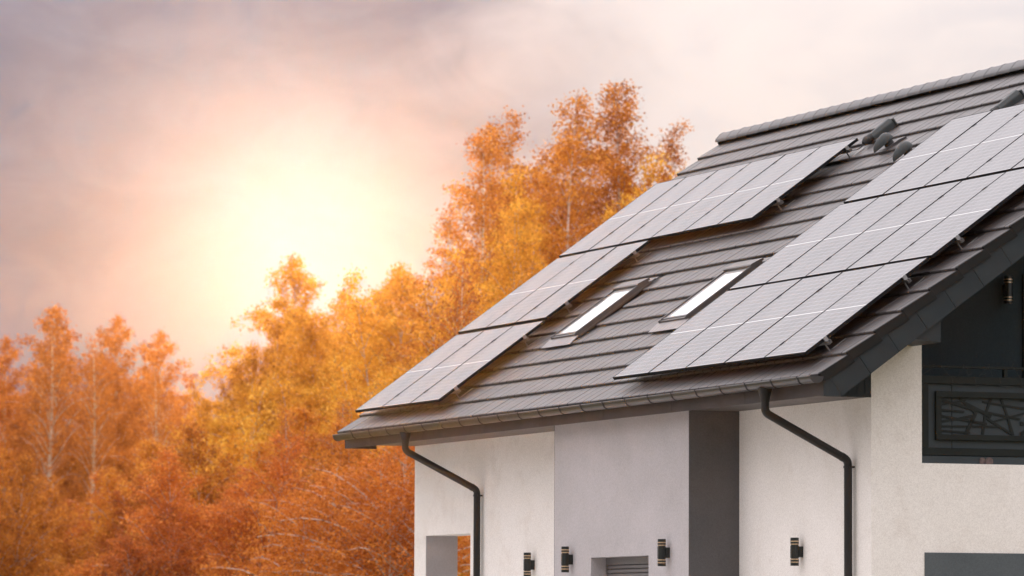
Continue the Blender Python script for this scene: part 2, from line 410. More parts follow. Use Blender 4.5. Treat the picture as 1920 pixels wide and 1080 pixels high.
for (r, x, w) in single:
    key = round(w, 3)
    if abs(w - TW) < 1e-4: me = tile_std
    else:
        if key not in cache: cache[key] = tile_mesh(w, 't').mesh('roof_tile', M['tile'])
        me = cache[key]
    mw = at_roof(x, r * COURSE + random.uniform(-.0025, .0025), random.uniform(-.0012, .0015)) @ Matrix.Rotation(random.uniform(-.004, .004), 4, 'Y')
    put('roof_tile', me, roof_o, mw)
mb = MB()
for (r, x, w) in rest:
    t = tile_mesh(w, 't'); dy, dn = random.uniform(-.0025, .0025), random.uniform(-.0012, .0015)
    mb.add([RW(x + v[0], r * COURSE + dy + v[1], v[2] + dn) for v in t.v], t.f)
put('roof_tile', mb.mesh('far_roof_tiles', M['tile']), roof_o, kind='stuff')

# verge tiles: top strip with a flange hanging over the gable edge
def verge_mesh():
    mb = MB()
    top = [(0, -.012), (.004, -.004), (.014, 0), (.40, -.0328)]
    prof = top + [(.40, -.134), (0, -.101)]
    mb.prism([(b, n) for b, n in prof], 'x', 0.0, .016)
    mb.prism([(-.001, -.014), (.004, -.0035), (.014, .0012), (.03, .0012), (.03, -.03), (-.001, -.03)], 'x', -.03, -.001)
    return mb.mesh('verge_tile', M['verge'], bevel=.0015)
vt = verge_mesh()
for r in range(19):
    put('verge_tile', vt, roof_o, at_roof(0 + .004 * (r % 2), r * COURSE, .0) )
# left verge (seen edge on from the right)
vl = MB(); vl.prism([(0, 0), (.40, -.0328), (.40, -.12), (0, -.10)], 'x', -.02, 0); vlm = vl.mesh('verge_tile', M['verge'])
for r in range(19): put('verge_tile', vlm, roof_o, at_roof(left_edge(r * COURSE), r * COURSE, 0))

# ridge tiles
def ridge_mesh(L, closed=False):
    sec = [(-.158, -.090), (-.160, -.072), (-.148, -.044), (-.085, .028), (-.045, .048), (0, .053), (.045, .048), (.085, .028), (.148, -.044), (.160, -.072), (.158, -.090)]
    mb = MB(); k = len(sec)
    xs = [(0, 1.0, .004), (.032, 1.0, .004), (.036, .985, -.001), (L, .98, -.005)]
    vs = []
    for x, s_, dz in xs:
        for y, z in sec: vs.append((x, y * s_, z + dz))
    fs = [(i * k + j, i * k + j + 1, (i + 1) * k + j + 1, (i + 1) * k + j) for i in range(len(xs) - 1) for j in range(k - 1)]
    fs.append(tuple(range(k)))
    if closed: fs.append(tuple(range((len(xs) - 1) * k, len(xs) * k))[::-1])
    mb.add(vs, fs); return mb.mesh('ridge_tile', M['ridge'], smooth=True)
rm = ridge_mesh(.385)
x = -15.42; i = 0
while x < -.25:
    put('ridge_tile', rm, roof_o, T_((x, YR, ZR + .004 + random.uniform(-.002, .002))) @ Matrix.Rotation(-.006, 4, 'Y') @ Matrix.Rotation(random.uniform(-.004, .004), 4, 'Z'))
    x += .352; i += 1

# fascia plates along the gable verge
def quad_piece(b0, b1, n0t, n0b): return [(b0, n0t), (b1, n0t), (b1, n0b), (b0, n0b)]
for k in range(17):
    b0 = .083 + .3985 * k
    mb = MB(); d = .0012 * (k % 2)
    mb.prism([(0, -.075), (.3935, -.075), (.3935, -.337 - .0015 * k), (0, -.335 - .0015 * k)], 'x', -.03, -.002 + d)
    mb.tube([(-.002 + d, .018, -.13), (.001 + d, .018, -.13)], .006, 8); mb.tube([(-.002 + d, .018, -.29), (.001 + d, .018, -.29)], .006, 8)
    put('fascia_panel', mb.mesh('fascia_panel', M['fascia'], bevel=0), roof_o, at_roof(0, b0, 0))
mb = MB(); e = RW(0, .081, -.075); e2 = RW(0, .081, -.335)
mb.prism([(.064, e.z), (e.y, e.z), (e2.y, e2.z), (.064, -.224)], 'x', -.03, -.003)
mb.tube([(-.003, .14, -.17), (.001, .14, -.17)], .006, 8)
put('fascia_panel', mb.mesh('fascia_panel', M['fascia']), roof_o, label='cut end plate of the verge fascia above the gutter end')

mb = MB(); mb.prism([(.10, -.10), (6.8, -.10), (6.8, -.33), (.10, -.325)], 'x', -.036, -.031)
put('backing_board', mb.mesh('backing_board', M['rubber']), roof_o, at_roof(0, 0, 0))
# eave boards in front, soffit planks, eave end box
for k in range(15):
    x1 = -.031 - k * .993; x0 = max(x1 - .991, -14.92)
    mb = MB(); d = .0015 * (k % 2)
    mb.box(x0, x1, .070 + d, .088, -.222, -.045)
    put('fascia_board', mb.mesh('fascia_board', M['eave_board']), roof_o)
mb = MB(); mb.box(-14.93, -14.91, .066, .50, -.222, -.06)
put('fascia_board', mb.mesh('fascia_board', M['eave_board']), roof_o)
for k in range(8):
    y0 = .0885 + k * .1038
    mb = MB(); mb.box(-14.58, XG - .02, y0, y0 + .0995, ZS, ZS + .016)
    put('soffit_plank', mb.mesh('soffit_plank', M['soffit']), roof_o)
mb = MB(); yy = [.09, YW - .003]
mb.prism([(.095, ZS + .02), (YW - .003, ZS + .02), (YW - .003, under(YW)), (.095, under(.095) + .0)], 'x', XG - .02, XG - .004)
for k in range(9): mb.box(XG - .004, XG + .002, .13 + k * .09, .13 + k * .09 + .012, ZS + .03, under(.13 + k * .09) - .002)
mb.box(XG - .004, XG + .006, .092, YW - .004, ZS - .004, ZS + .034)
put('eave_end_plate', mb.mesh('eave_end_plate', M['fascia']), roof_o)
# back eave closed simply
mb = MB(); mb.box(-14.9, -.03, 2 * YR - .9, 2 * YR - .07, -.222, -.17); put('soffit_plank', mb.mesh('soffit_plank', M['soffit']), roof_o)
# purlin end cover
mb = MB(); mb.prism([(1.088, .385), (1.396, .352), (1.396, .72), (1.088, .55)], 'x', XG, -.034)
mb.tube([(-.034, 1.24, .47), (-.030, 1.24, .47)], .006, 8)
put('purlin_end', mb.mesh('purlin_end', M['fascia']), roof_o)
# under-roof lining of the gable overhang
mb = MB(); mb.prism([(.10, under(.10) - .001), (YR, under(YR) - .001), (YR, under(YR) - .03), (.10, under(.10) - .03)], 'x', XG + .003, -.031)
mb.prism([(2 * YR - .10, under(.10) - .001), (YR, under(YR) - .001), (YR, under(YR) - .03), (2 * YR - .10, under(.10) - .03)], 'x', XG + .003, -.031)
put('soffit_lining', mb.mesh('soffit_lining', M['fascia']), roof_o)

# walls -------------------------------------------------------
TH = .44
def wall(name, mb, m, label=None): return put(name, mb.mesh(name, m), house, label=label)
OX0, OX1, OZ1, OZ0 = -14.17, -12.52, -1.365, -3.6
mb = MB(); y0, y1 = YW, YW + TH
mb.box(XL, OX0, y0, y1, GZ, ZS); mb.box(OX1, -8.106, y0, y1, GZ, ZS); mb.box(OX0, OX1, y0, y1, OZ1, ZS); mb.box(OX0, OX1, y0, y1, GZ, OZ0)
wall('wall', mb, M['white_wall'], 'white front wall left of the grey bay with an open porch window')
mb = MB(); mb.box(-4.092, XG - .35, y0, y1, GZ, ZS)
wall('wall', mb, M['white_wall'], 'white front wall between the grey bay and the gable')
mb = MB(); mb.box(OX0 + .0005, OX0 + .012, y0 + .004, y1 - .004, OZ0, OZ1 - .001)  # thin grey slab: shade of the reveal put into its colour
wall('reveal_shade', mb, M['grey_wall'], 'porch window reveal, its shade put in as a grey slab')
# gable wall with loggia opening
LY0, LY1, LZ = 1.500, 9.3, -.862
Yb = 2 * YR - YW
gp = [(YW, GZ), (Yb, GZ), (Yb, under(Yb) - .002), (LY1, under(LY1) - .002), (LY1, LZ), (LY0, LZ), (LY0, under(LY0) - .002), (YW, under(YW) - .002)]
mb = MB()
mb.prism([(YW, LZ), (LY0, LZ), (LY0, under(LY0) - .002), (YW, under(YW) - .002)], 'x', XG - .35, XG)
mb.prism([(LY1, LZ), (Yb, LZ), (Yb, under(Yb) - .002), (LY1, under(LY1) - .002)], 'x', XG - .35, XG)
me_g = mb; me_g.box(XG - .35, XG, YW, Yb, GZ, LZ)
wall('wall', me_g, M['white_wall'], 'white gable wall under the verge with loggia opening')
# merge coplanar inner faces are hidden inside the wall
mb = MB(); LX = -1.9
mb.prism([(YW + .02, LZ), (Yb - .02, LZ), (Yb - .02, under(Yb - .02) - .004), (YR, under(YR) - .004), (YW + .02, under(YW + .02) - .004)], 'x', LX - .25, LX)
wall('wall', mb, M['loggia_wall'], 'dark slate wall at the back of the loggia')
mb = MB(); mb.box(LX, XG - .352, LY0 + .02, LY1 - .02, LZ - .2, LZ - .002); wall('loggia_floor', mb, M['concrete'])
# left gable with porch opening, back wall, inner porch wall
mb = MB()
xl0, xl1 = XL, XL + .35
mb.box(xl0, xl1, YW + TH, Yb, -.9, ZS); mb.box(xl0, xl1, 4.4, Yb, GZ, -.9); mb.box(xl0, xl1, YW + TH, 4.4, GZ, OZ0)
mb.prism([(YW, ZS), (Yb, ZS), (Yb, under(Yb) - .002), (YR, under(YR) - .002), (YW, under(YW) - .002)], 'x', xl0, xl1)
wall('wall', mb, M['white_wall'], 'white left gable wall open to the porch')
mb = MB(); mb.box(XL, XG - .35, Yb, Yb + .35, GZ, ZS); wall('wall', mb, M['white_wall'], 'white back wall')
mb = MB(); mb.box(-11.2, -11.0, YW + TH, 4.4, GZ, ZS); mb.box(XL + .35, -11.0, 4.4, 4.6, GZ, ZS); mb.box(XL + .35, -11.2, YW + TH, 4.4, -.86, -.7)
wall('wall', mb, M['white_wall'], 'white wall inside the porch')
# grey bay
BX0, BX1, BY = -8.106, -4.092, .32
WX0, WX1, WZ1, WZ0 = -6.961, -5.242, -1.762, -3.3
mb = MB()
mb.box(BX0, WX0, BY, BY + .26, GZ, ZS); mb.box(WX1, BX1 - .012, BY, BY + .26, GZ, ZS); mb.box(WX0, WX1, BY, BY + .26, WZ1, ZS); mb.box(WX0, WX1, BY, BY + .26, GZ, WZ0)
bay = wall('wall', mb, M['grey_wall'], 'light grey front of the projecting bay')
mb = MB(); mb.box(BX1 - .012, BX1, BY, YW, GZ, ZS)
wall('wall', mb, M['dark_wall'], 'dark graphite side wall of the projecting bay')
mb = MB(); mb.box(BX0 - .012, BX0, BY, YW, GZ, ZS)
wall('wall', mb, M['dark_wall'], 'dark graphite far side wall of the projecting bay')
# shuttered window in the bay
win = put('window', MB().box(WX0, WX1, BY + .245, BY + .256, WZ0, WZ1).mesh('window_back', M['antra']), house, label='window with lowered grey roller shutter in the grey bay')
for k in range(30):
    z1 = WZ1 - .085 - k * .049
    if z1 - .047 < WZ0: break
    mb = MB(); mb.prism([(BY + .205, z1), (BY + .192, z1 - .012), (BY + .190, z1 - .030), (BY + .203, z1 - .044), (BY + .212, z1 - .044), (BY + .212, z1)], 'x', WX0 + .035, WX1 - .035)
    put('slat', mb.mesh('slat', M['shutter']), win)
mb = MB(); mb.box(WX0, WX1, BY + .185, BY + .215, WZ1 - .083, WZ1 - .001); put('shutter_box', mb.mesh('shutter_box', M['shutter']), win)
mb = MB(); mb.box(WX0 + .001, WX0 + .034, BY + .183, BY + .22, WZ0, WZ1 - .085); mb.box(WX1 - .034, WX1 - .001, BY + .183, BY + .22, WZ0, WZ1 - .085)
put('guide_rail', mb.mesh('guide_rail', M['shutter']), win)
# dark grey painted field low on the gable
mb = MB(); mb.box(XG, XG + .012, 1.527, 9.0, -3.9, -1.79); wall('wall_panel', mb, M['field'], 'flat dark grey panel low on the white gable wall')
# shuttered loggia window
lw = put('window', MB().box(LX + .001, LX + .03, 3.285, 5.2, -.5, 1.25).mesh('window_back', M['antra']), house, label='loggia window with ribbed dark shutter')
for k in range(36):
    z = 1.22 - k * .048
    mb = MB(); mb.prism([(3.30, z), (5.18, z), (5.18, z - .034), (3.30, z - .034)], 'x', LX + .031, LX + .047); put('slat', mb.mesh('slat', M['antra']), lw)

# gutter -------------------------------------------------------
GX0, GX1, GY, GZt, GR = -14.90, .045, -.040, -.030, .068
def gz(x): return GZt - .026 * (GX1 - x) / 15 - .010 * math.sin(math.pi * (x - GX0) / 15) 
def gutter_shell(xs, ro, ri, dz=0):
    mb = MB(); K = 12; vs = []; fs = []
    for x in xs:
        for r_ in (ro, ri):
            for j in range(K + 1):
                t = math.pi + math.pi * j / K; vs.append((x, GY + r_ * math.cos(t), gz(x) + dz + r_ * math.sin(t)))
    W_ = 2 * (K + 1)
    for i in range(len(xs) - 1):
        for j in range(K):
            fs.append((i * W_ + j, i * W_ + j + 1, (i + 1) * W_ + j + 1, (i + 1) * W_ + j))
            fs.append((i * W_ + K + 1 + j, i * W_ + K + 2 + j, (i + 1) * W_ + K + 2 + j, (i + 1) * W_ + K + 1 + j))
        for a_, b_ in ((0, K + 1), (K, 2 * K + 1)): fs.append((i * W_ + a_, i * W_ + b_, (i + 1) * W_ + b_, (i + 1) * W_ + a_))
    for i in (0, len(xs) - 1):
        for j in range(K): fs.append((i * W_ + j, i * W_ + j + 1, i * W_ + K + 2 + j, i * W_ + K + 1 + j))
    mb.add(vs, fs); return mb
xs = [GX0 + (GX1 - GX0) * i / 24 for i in range(25)]
gut = put('gutter', gutter_shell(xs, GR, GR - .003).mesh('gutter', M['gutter'], smooth=True), house)
mb = MB(); mb.tube([(x, GY - GR - .002, gz(x) + .002) for x in xs], .009, 8)
put('gutter_bead', mb.mesh('gutter_bead', M['gutter'], smooth=True), gut)
for x in (GX0, GX1 - .006):
    mb = MB(); K = 14; poly = [(GY + (GR + .002) * math.cos(math.pi + math.pi * j / K), gz(x) + (GR + .002) * math.sin(math.pi + math.pi * j / K)) for j in range(K + 1)]
    mb.prism(poly, 'x', x, x + .005)
    mb.tube([(x + .003, p[0], p[1]) for p in poly], .0045, 6)
    put('end_cap', mb.mesh('end_cap', M['gutter']), gut)
k = 0; x = -.28
while x > GX0 + .1:
    mb = gutter_shell([x - .012, x + .012], GR + .0060, GR + .0005)
    mb.box(x - .011, x + .011, GY - GR - .013, GY - GR + .010, gz(x) - .006, gz(x) + .012)
    put('bracket', mb.mesh('bracket', M['rubber']), gut)
    x -= .66
# downpipes
def arc_path(pts, rad, seg=6):
    pts = [Vector(p) for p in pts]; out = [pts[0]]
    for i in range(1, len(pts) - 1):
        a, p, b = pts[i - 1], pts[i], pts[i + 1]; d0 = (a - p).normalized(); d1 = (b - p).normalized()
        half = math.acos(max(-1, min(1, d0.dot(d1)))) / 2; L = rad / math.tan(half)
        p0, p1 = p + d0 * L, p + d1 * L
        for j in range(seg + 1):
            t = j / seg; out.append(p0 * (1 - t) ** 2 + p * 2 * t * (1 - t) + p1 * t * t)
    out.append(pts[-1]); return out
def downpipe(xo, xw, label):
    z0 = gz(xo) - GR + .012
    yw = YW - .072
    path = arc_path([(xo, GY, z0 - .10), (xo, GY, -.345), (xw, yw, -.83), (xw, yw, GZ + .05)], .085)
    mb = MB(); mb.tube(path, .0430, 16)
    dp = put('downpipe', mb.mesh('downpipe', M['pipe'], smooth=True), house, label=label)
    mb = MB(); mb.tube([(xo, GY, z0), (xo, GY, z0 - .03), (xo, GY, z0 - .10), (xo, GY, z0 - .145)], [.078, .072, .052, .0475], 18)
    put('outlet', mb.mesh('outlet', M['pipe'], smooth=True), dp)
    for z in (-.90, -2.6):
        mb = MB(); mb.tube([(xw, yw, z - .012), (xw, yw, z + .012)], .049, 16); mb.box(xw - .012, xw + .012, yw + .04, YW, z - .010, z + .010)
        mb.box(xw + .046, xw + .066, yw - .010, yw + .010, z - .010, z + .010)
        put('pipe_clip', mb.mesh('pipe_clip', M['pipe']), dp)
    for P_, r_ in ((path[7], .0465), (path[1], .0465), (path[-2], .0465)):
        pass
    for q0, q1 in ((path[0], path[1]), (path[8], path[7]),):
        d = (Vector(q1) - Vector(q0)).normalized(); mb = MB(); mb.tube([Vector(q0) + d * .004, Vector(q0) + d * .034], .0462, 16)
        put('pipe_collar', mb.mesh('pipe_collar', M['pipe'], smooth=True), dp)
downpipe(-1.245, -1.115, 'dark downpipe beside the gable corner')
downpipe(-12.30, -12.10, 'dark downpipe beside the porch window')

# roof windows -------------------------------------------------
def skylight(a0, b0, w, h, label):
    mb = MB(); hn = .052; fw = .034
    # tapered outer frame, four sides
    mb.box(a0, a0 + fw, b0, b0 + h, -.03, hn); mb.box(a0 + w - fw, a0 + w, b0, b0 + h, -.03, hn)
    mb.box(a0 + fw, a0 + w - fw, b0, b0 + fw, -.03, hn - .004); mb.box(a0 + fw, a0 + w - fw, b0 + h - fw, b0 + h, -.03, hn - .004)
    loc = lambda m_: [tuple(RW(*v)) for v in m_.v]
    def go(name, m_, mt, par, **k):
        m_.v = loc(m_); return put(name, m_.mesh(name, mt, **k), par)
    m0 = MB(); m0.v, m0.f, m0.m = loc(mb), mb.f, mb.m
    sk = put('skylight', m0.mesh('skylight_frame', M['skyframe']), house, label=label)
    go('pane', MB().box(a0 + fw, a0 + w - fw, b0 + fw, b0 + h - fw, .036, .046), M['pane'], sk)
    go('cover_strip', MB().box(a0 + fw, a0 + w - fw, b0 + fw, b0 + fw + .035, .0465, .056), M['skyframe'], sk)
    for x0_, x1_ in ((a0 - .010, a0 - .001), (a0 + w + .001, a0 + w + .010)):
        go('side_cover', MB().box(x0_, x1_, b0 - .01, b0 + h, .0, hn + .006), M['skyframe'], sk)
    go('side_cover', MB().box(a0 + w - fw + .006, a0 + w - .006, b0 + .03, b0 + h - .16, hn + .001, hn + .013), M['skyframe'], sk)
    go('side_cover', MB().box(a0 + .006, a0 + fw - .006, b0 + .03, b0 + h - .16, hn + .001, hn + .013), M['skyframe'], sk)
    mbh = MB(); mbh.prism([(b0 + h - .15, hn + .002), (b0 + h + .03, hn - .02), (b0 + h + .03, hn - .02 + .028), (b0 + h - .13, hn + .032), (b0 + h - .15, hn + .026)], 'x', a0 - .012, a0 + w + .012)
    go('hood', mbh, M['skyframe'], sk)
    mf = MB()
    for s_ in (-1, 1):
        x0_, x1_ = (a0 - .085, a0 - .011) if s_ < 0 else (a0 + w + .011, a0 + w + .085)
        mf.box(x0_, x1_, b0 - .02, b0 + h + .07, .002, .010)
        xr = x0_ if s_ < 0 else x1_ - .006; mf.box(xr, xr + .006, b0 - .02, b0 + h + .07, .010, .022)
    mf.box(a0 - .085, a0 + w + .085, b0 + h + .031, b0 + h + .12, .002, .011)
    go('flashing', mf, M['skyframe'], sk)
    ma = MB(); nseg = 18; A0, A1 = a0 - .10, a0 + w + .07
    for i in range(nseg):
        u0, u1 = A0 + (A1 - A0) * i / nseg, A0 + (A1 - A0) * (i + 1) / nseg; h0, h1 = (.004 if i % 2 else .0), (.0 if i % 2 else .004)
        k_ = len(ma.v)
        ma.v += [(u0, b0 - .155, -.012 + h0), (u1, b0 - .155, -.012 + h1), (u1, b0 + .0, .012), (u0, b0 + .0, .012),
                 (u0, b0 - .158, -.016 + h0), (u1, b0 - .158, -.016 + h1), (u1, b0 + .0, .006), (u0, b0 + .0, .006)]
        ma.f += [(k_, k_ + 1, k_ + 2, k_ + 3), (k_ + 4, k_ + 7, k_ + 6, k_ + 5), (k_, k_ + 4, k_ + 5, k_ + 1)]; ma.m += [0] * 3
    for v_i, v in enumerate(ma.v): ma.v[v_i] = (v[0], v[1], v[2] + .016)
    go('apron', ma, M['lead'], sk)
skylight(*SKY[0], 'roof window nearer the right hand solar array')
skylight(*SKY[1], 'roof window beside the left hand solar array')

# roof vents and cable hoods
def lathe_hood():
    """mushroom vent: short stub under a hood drawn out down the slope"""
    mb = MB(); mb.tube([(0, .015, -.03), (0, .015, .08)], [.068, .056], 14); m1 = mb
    hood = MB(); K, J = 20, 7; vs = []; fs = []
    for j in range(J + 1):
        ph = math.pi / 2 * j / J
        for i in range(K):
            t = 2 * math.pi * i / K; c, s_ = math.cos(t), math.sin(t)
            rb = .215 if s_ < 0 else .105; ra = .085 * (1 - .45 * max(0, -s_) ** 2)
            rr = math.cos(ph) ** .8
            vs.append((c * ra * rr, s_ * rb * rr, .075 + .100 * math.sin(ph) - (.030 * max(0, -s_) * rr)))
    for j in range(J):
        for i in range(K): fs.append((j * K + i, j * K + (i + 1) % K, (j + 1) * K + (i + 1) % K, (j + 1) * K + i))
    fs.append(tuple(range(K))[::-1]); hood.add(vs, fs)
    base = MB(); base.prism([(-.12, -.03), (.20, -.03), (.20, .0), (.10, .02), (-.09, .02), (-.12, .004)], 'x', -.115, .115)
    return m1.mesh('vent_stub', M['rubber'], smooth=True), hood.mesh('hood', M['vent'], smooth=True), base.mesh('vent_base', M['tile'])
stub_m, hood_m, base_m = lathe_hood()
for (a_, b_, lab) in ((-7.58, 5.47, 'left mushroom vent with drawn out hood, next to the cable hood'), (-6.39, 5.08, 'right mushroom vent with drawn out hood, next to the right array')):
    v = put('roof_vent', base_m, house, at_roof(a_, b_, 0), label=lab)
    put('stub', stub_m, v, at_roof(a_, b_, 0)); put('hood', hood_m, v, at_roof(a_, b_, 0))
def cable_hood(a_, b_, lab):
    mb = MB()
    mb.prism([(-.085, -.03), (.085, -.03), (.085, .055), (.045, .105), (-.045, .105), (-.085, .055)], 'y', -.16, .17)
    for i, v in enumerate(mb.v):
        if v[1] < 0: mb.v[i] = (v[0] * .72, v[1], v[2] * .86)
    mb.box(-.095, .095, .171, .20, -.03, .085)
    h = put('cable_hood', mb.mesh('cable_hood', M['vent'], bevel=.008), house, at_roof(a_, b_, 0), label=lab)
    mb = MB(); mb.tube([(0, -.155, .045), (0, -.20, .045), (0, -.205, .045), (0, -.25, .042), (0, -.285, .035)], [.050, .050, .056, .050, .032], 14)
    put('pipe_stub', mb.mesh('pipe_stub', M['rubber'], smooth=True), h, at_roof(a_, b_, 0))
    mb = MB(); mb.tube([(0, -.212, .045), (0, -.222, .045)], .0535, 14); put('band', mb.mesh('band', M['alu']), h, at_roof(a_, b_, 0))
    mb = MB()
    for dx in (-.012, .0, .013): mb.tube([(dx, -.28, .035), (dx, -.33, .02), (dx * 1.5 - .02, -.39, .02), (dx * 2 - .05, -.45, .05)], .004, 6)
    put('cable', mb.mesh('cable', M['rubber']), h, at_roof(a_, b_, 0))
cable_hood(-8.56, 5.93, 'dark cable hood at the top corner of the left array')
cable_hood(-5.10, 5.90, 'dark cable hood above the right array near the ridge')

# ------------------------------------------------------------ solar panels
PWD = 1.038; NT = .14
def panel_meshes(pw):
    w, h, t, fw = pw, PHL - .012, .036, .011
    fr = MB(); fr.box(0, fw, 0, h, -t, 0); fr.box(w - fw, w, 0, h, -t, 0); fr.box(fw, w - fw, 0, fw, -t, -.0004); fr.box(fw, w - fw, h - fw, h, -t, -.0004)
    fr.box(fw, w - fw, fw, h - fw, -t + .012, -t + .015)
    fr = fr.mesh('panel_frame', M['black_frame'], bevel=.0012)
    gl = MB(); gl.box(-w / 2 + fw, w / 2 - fw, -h / 2 + fw, h / 2 - fw, -.006, -.0015)
    jb = MB(); jb.box(-.05, .05, -.02, .02, -.040, -.022)
    return fr, gl.mesh('panel_glass', M['pv']), jb.mesh('junction_box', M['rubber'])
ORD = ['first', 'second', 'third', 'fourth', 'fifth', 'sixth']
RN = ['bottom', 'middle', 'top']
pcache = {}
for ri, (a0, n, p, b0, arr) in enumerate(PANEL_ROWS):
    pw = round(p - .018, 4)
    if pw not in pcache: pcache[pw] = panel_meshes(pw)
    fr, gl, jb = pcache[pw]; h = PHL - .012
    for k in range(n):
        a_ = a0 + k * p + .002
        row = ri % 3
        side_ = 'right hand' if arr == 'R' else 'left hand'
        where = f'{ORD[k]} from left in {RN[row]} row, {side_} array'
        mw = at_roof(a_, b0, NT) @ T_((0, 0, random.uniform(-.0015, .0015))) @ Matrix.Rotation(random.uniform(-.0012, .0012), 4, 'X')
        o = put('solar_panel', None, None, mw, f'black framed solar panel, {where}', None, 'solar panels laid on the tiled roof', 'solar panel')
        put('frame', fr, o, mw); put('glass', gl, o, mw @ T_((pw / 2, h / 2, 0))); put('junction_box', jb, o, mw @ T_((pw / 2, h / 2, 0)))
# rails with hooks and clamps
rail_b = {'R': {0: (.50, 1.62), 1: (2.36, 3.42), 2: (4.14, 5.22)}, 'L': {0: (.53, 1.66), 1: (2.42, 3.56), 2: (4.28, 5.42)}}
for ri, (a0, n, p, b0, arr) in enumerate(PANEL_ROWS):
    for wi, rb in enumerate(rail_b[arr][ri % 3]):
        L = n * p; x0, x1 = a0 + .04, a0 + L + .055
        side_ = 'right hand' if arr == 'R' else 'left hand'
        mw = at_roof(x0, rb, 0)
        rl = put('mounting_rail', None, None, mw, f'silver rail under {"lower" if wi == 0 else "upper"} half of {RN[ri % 3]} panel row, {side_} array', None, 'aluminium rails carrying the panels', 'rail')
        n0, n1 = NT - .078, NT - .038; Lr = x1 - x0; t = .0035; hw = .02
        mb = MB(); mb.box(0, Lr, -hw, -hw + t, n0, n1); mb.box(0, Lr, hw - t, hw, n0, n1); mb.box(0, Lr, -hw + t, hw - t, n0, n0 + t)
        mb.box(0, Lr, -hw + t, -.006, n1 - t, n1); mb.box(0, Lr, .006, hw - t, n1 - t, n1); mb.box(0, Lr, -hw + t, hw - t, (n0 + n1) / 2 - .002, (n0 + n1) / 2 + .001)
        mb.box(0, Lr, -.0015, .0015, n0 + t, (n0 + n1) / 2 - .002)
        put('profile', mb.mesh('profile', M['alu']), rl, mw)
        nh = max(3, int(L / 1.1))
        hk = MB(); hk.box(-.003, .003, -.026, -.021, -.015, n1 - .004); hk.box(-.017, .017, -.027, -.021, -.012, n1 - .006); hk.box(-.017, .017, -.021, .20, -.012, -.006)
        hkm = hk.mesh('roof_hook', M['alu'])
        for q in range(nh):
            xa = (Lr - .09) - (L - .2) * q / (nh - 1)
            put('roof_hook', hkm, rl, at_roof(x0 + xa, rb, 0))
        cm = MB(); cm.box(-.0085, .0085, -.032, .032, n1, NT + .001); cm.box(-.016, .016, -.032, .032, NT + .0012, NT + .0042); cmm = cm.mesh('clamp', M['black_frame'])
        for q in range(1, n): put('clamp', cmm, rl, at_roof(a0 + q * p - .007, rb, 0))
        ec = MB(); ec.box(-.004, .018, -.022, .022, n1, NT - .002); ec.box(-.012, .003, -.022, .022, NT - .001, NT + .004); ec.tube([(.005, 0, NT + .003), (.005, 0, NT + .010)], .006, 8)
        put('end_clamp', ec.mesh('end_clamp', M['alu']), rl, at_roof(a0 + L - .012, rb, 0))

# ------------------------------------------------------------ balcony railing in the loggia
BXF = XG - .04
rail_t = thing('balcony_railing', 'dark steel loggia railing with branch pattern infill and top handrail', 'railing', (BXF, 3.0, LZ))
def bar(name, y0, y1, z0, z1, x0=BXF - .05, x1=BXF, m='antra'):
    return put(name, MB().box(x0, x1, y0, y1, z0, z1).mesh(name, M[m], bevel=.002), rail_t)
YE = 5.6
bar('handrail', LY0 + .001, YE, .139, .165, BXF - .055, BXF + .004)
bar('top_bar', 1.524, YE, -.028, .052); bar('bottom_bar', 1.524, YE, -.775, -.700)
bar('stile', 1.5245, 1.598, -.699, -.029); bar('stile', YE - .074, YE, -.699, -.029)
for y in (2.478, 3.9, 5.3): bar('post', y, y + .04, .053, .138)
bar('sill_strip', LY0 + .001, YE + 1, LZ, -.782, BXF - .05, BXF - .006, 'sheet')
for i, (y0, y1) in enumerate(((1.6, 1.879), (1.884, 3.2), (3.205, 4.4), (4.405, YE - .076))): bar('infill_sheet', y0, y1, -.698, -.030, BXF - .045, BXF - .030, 'sheet')
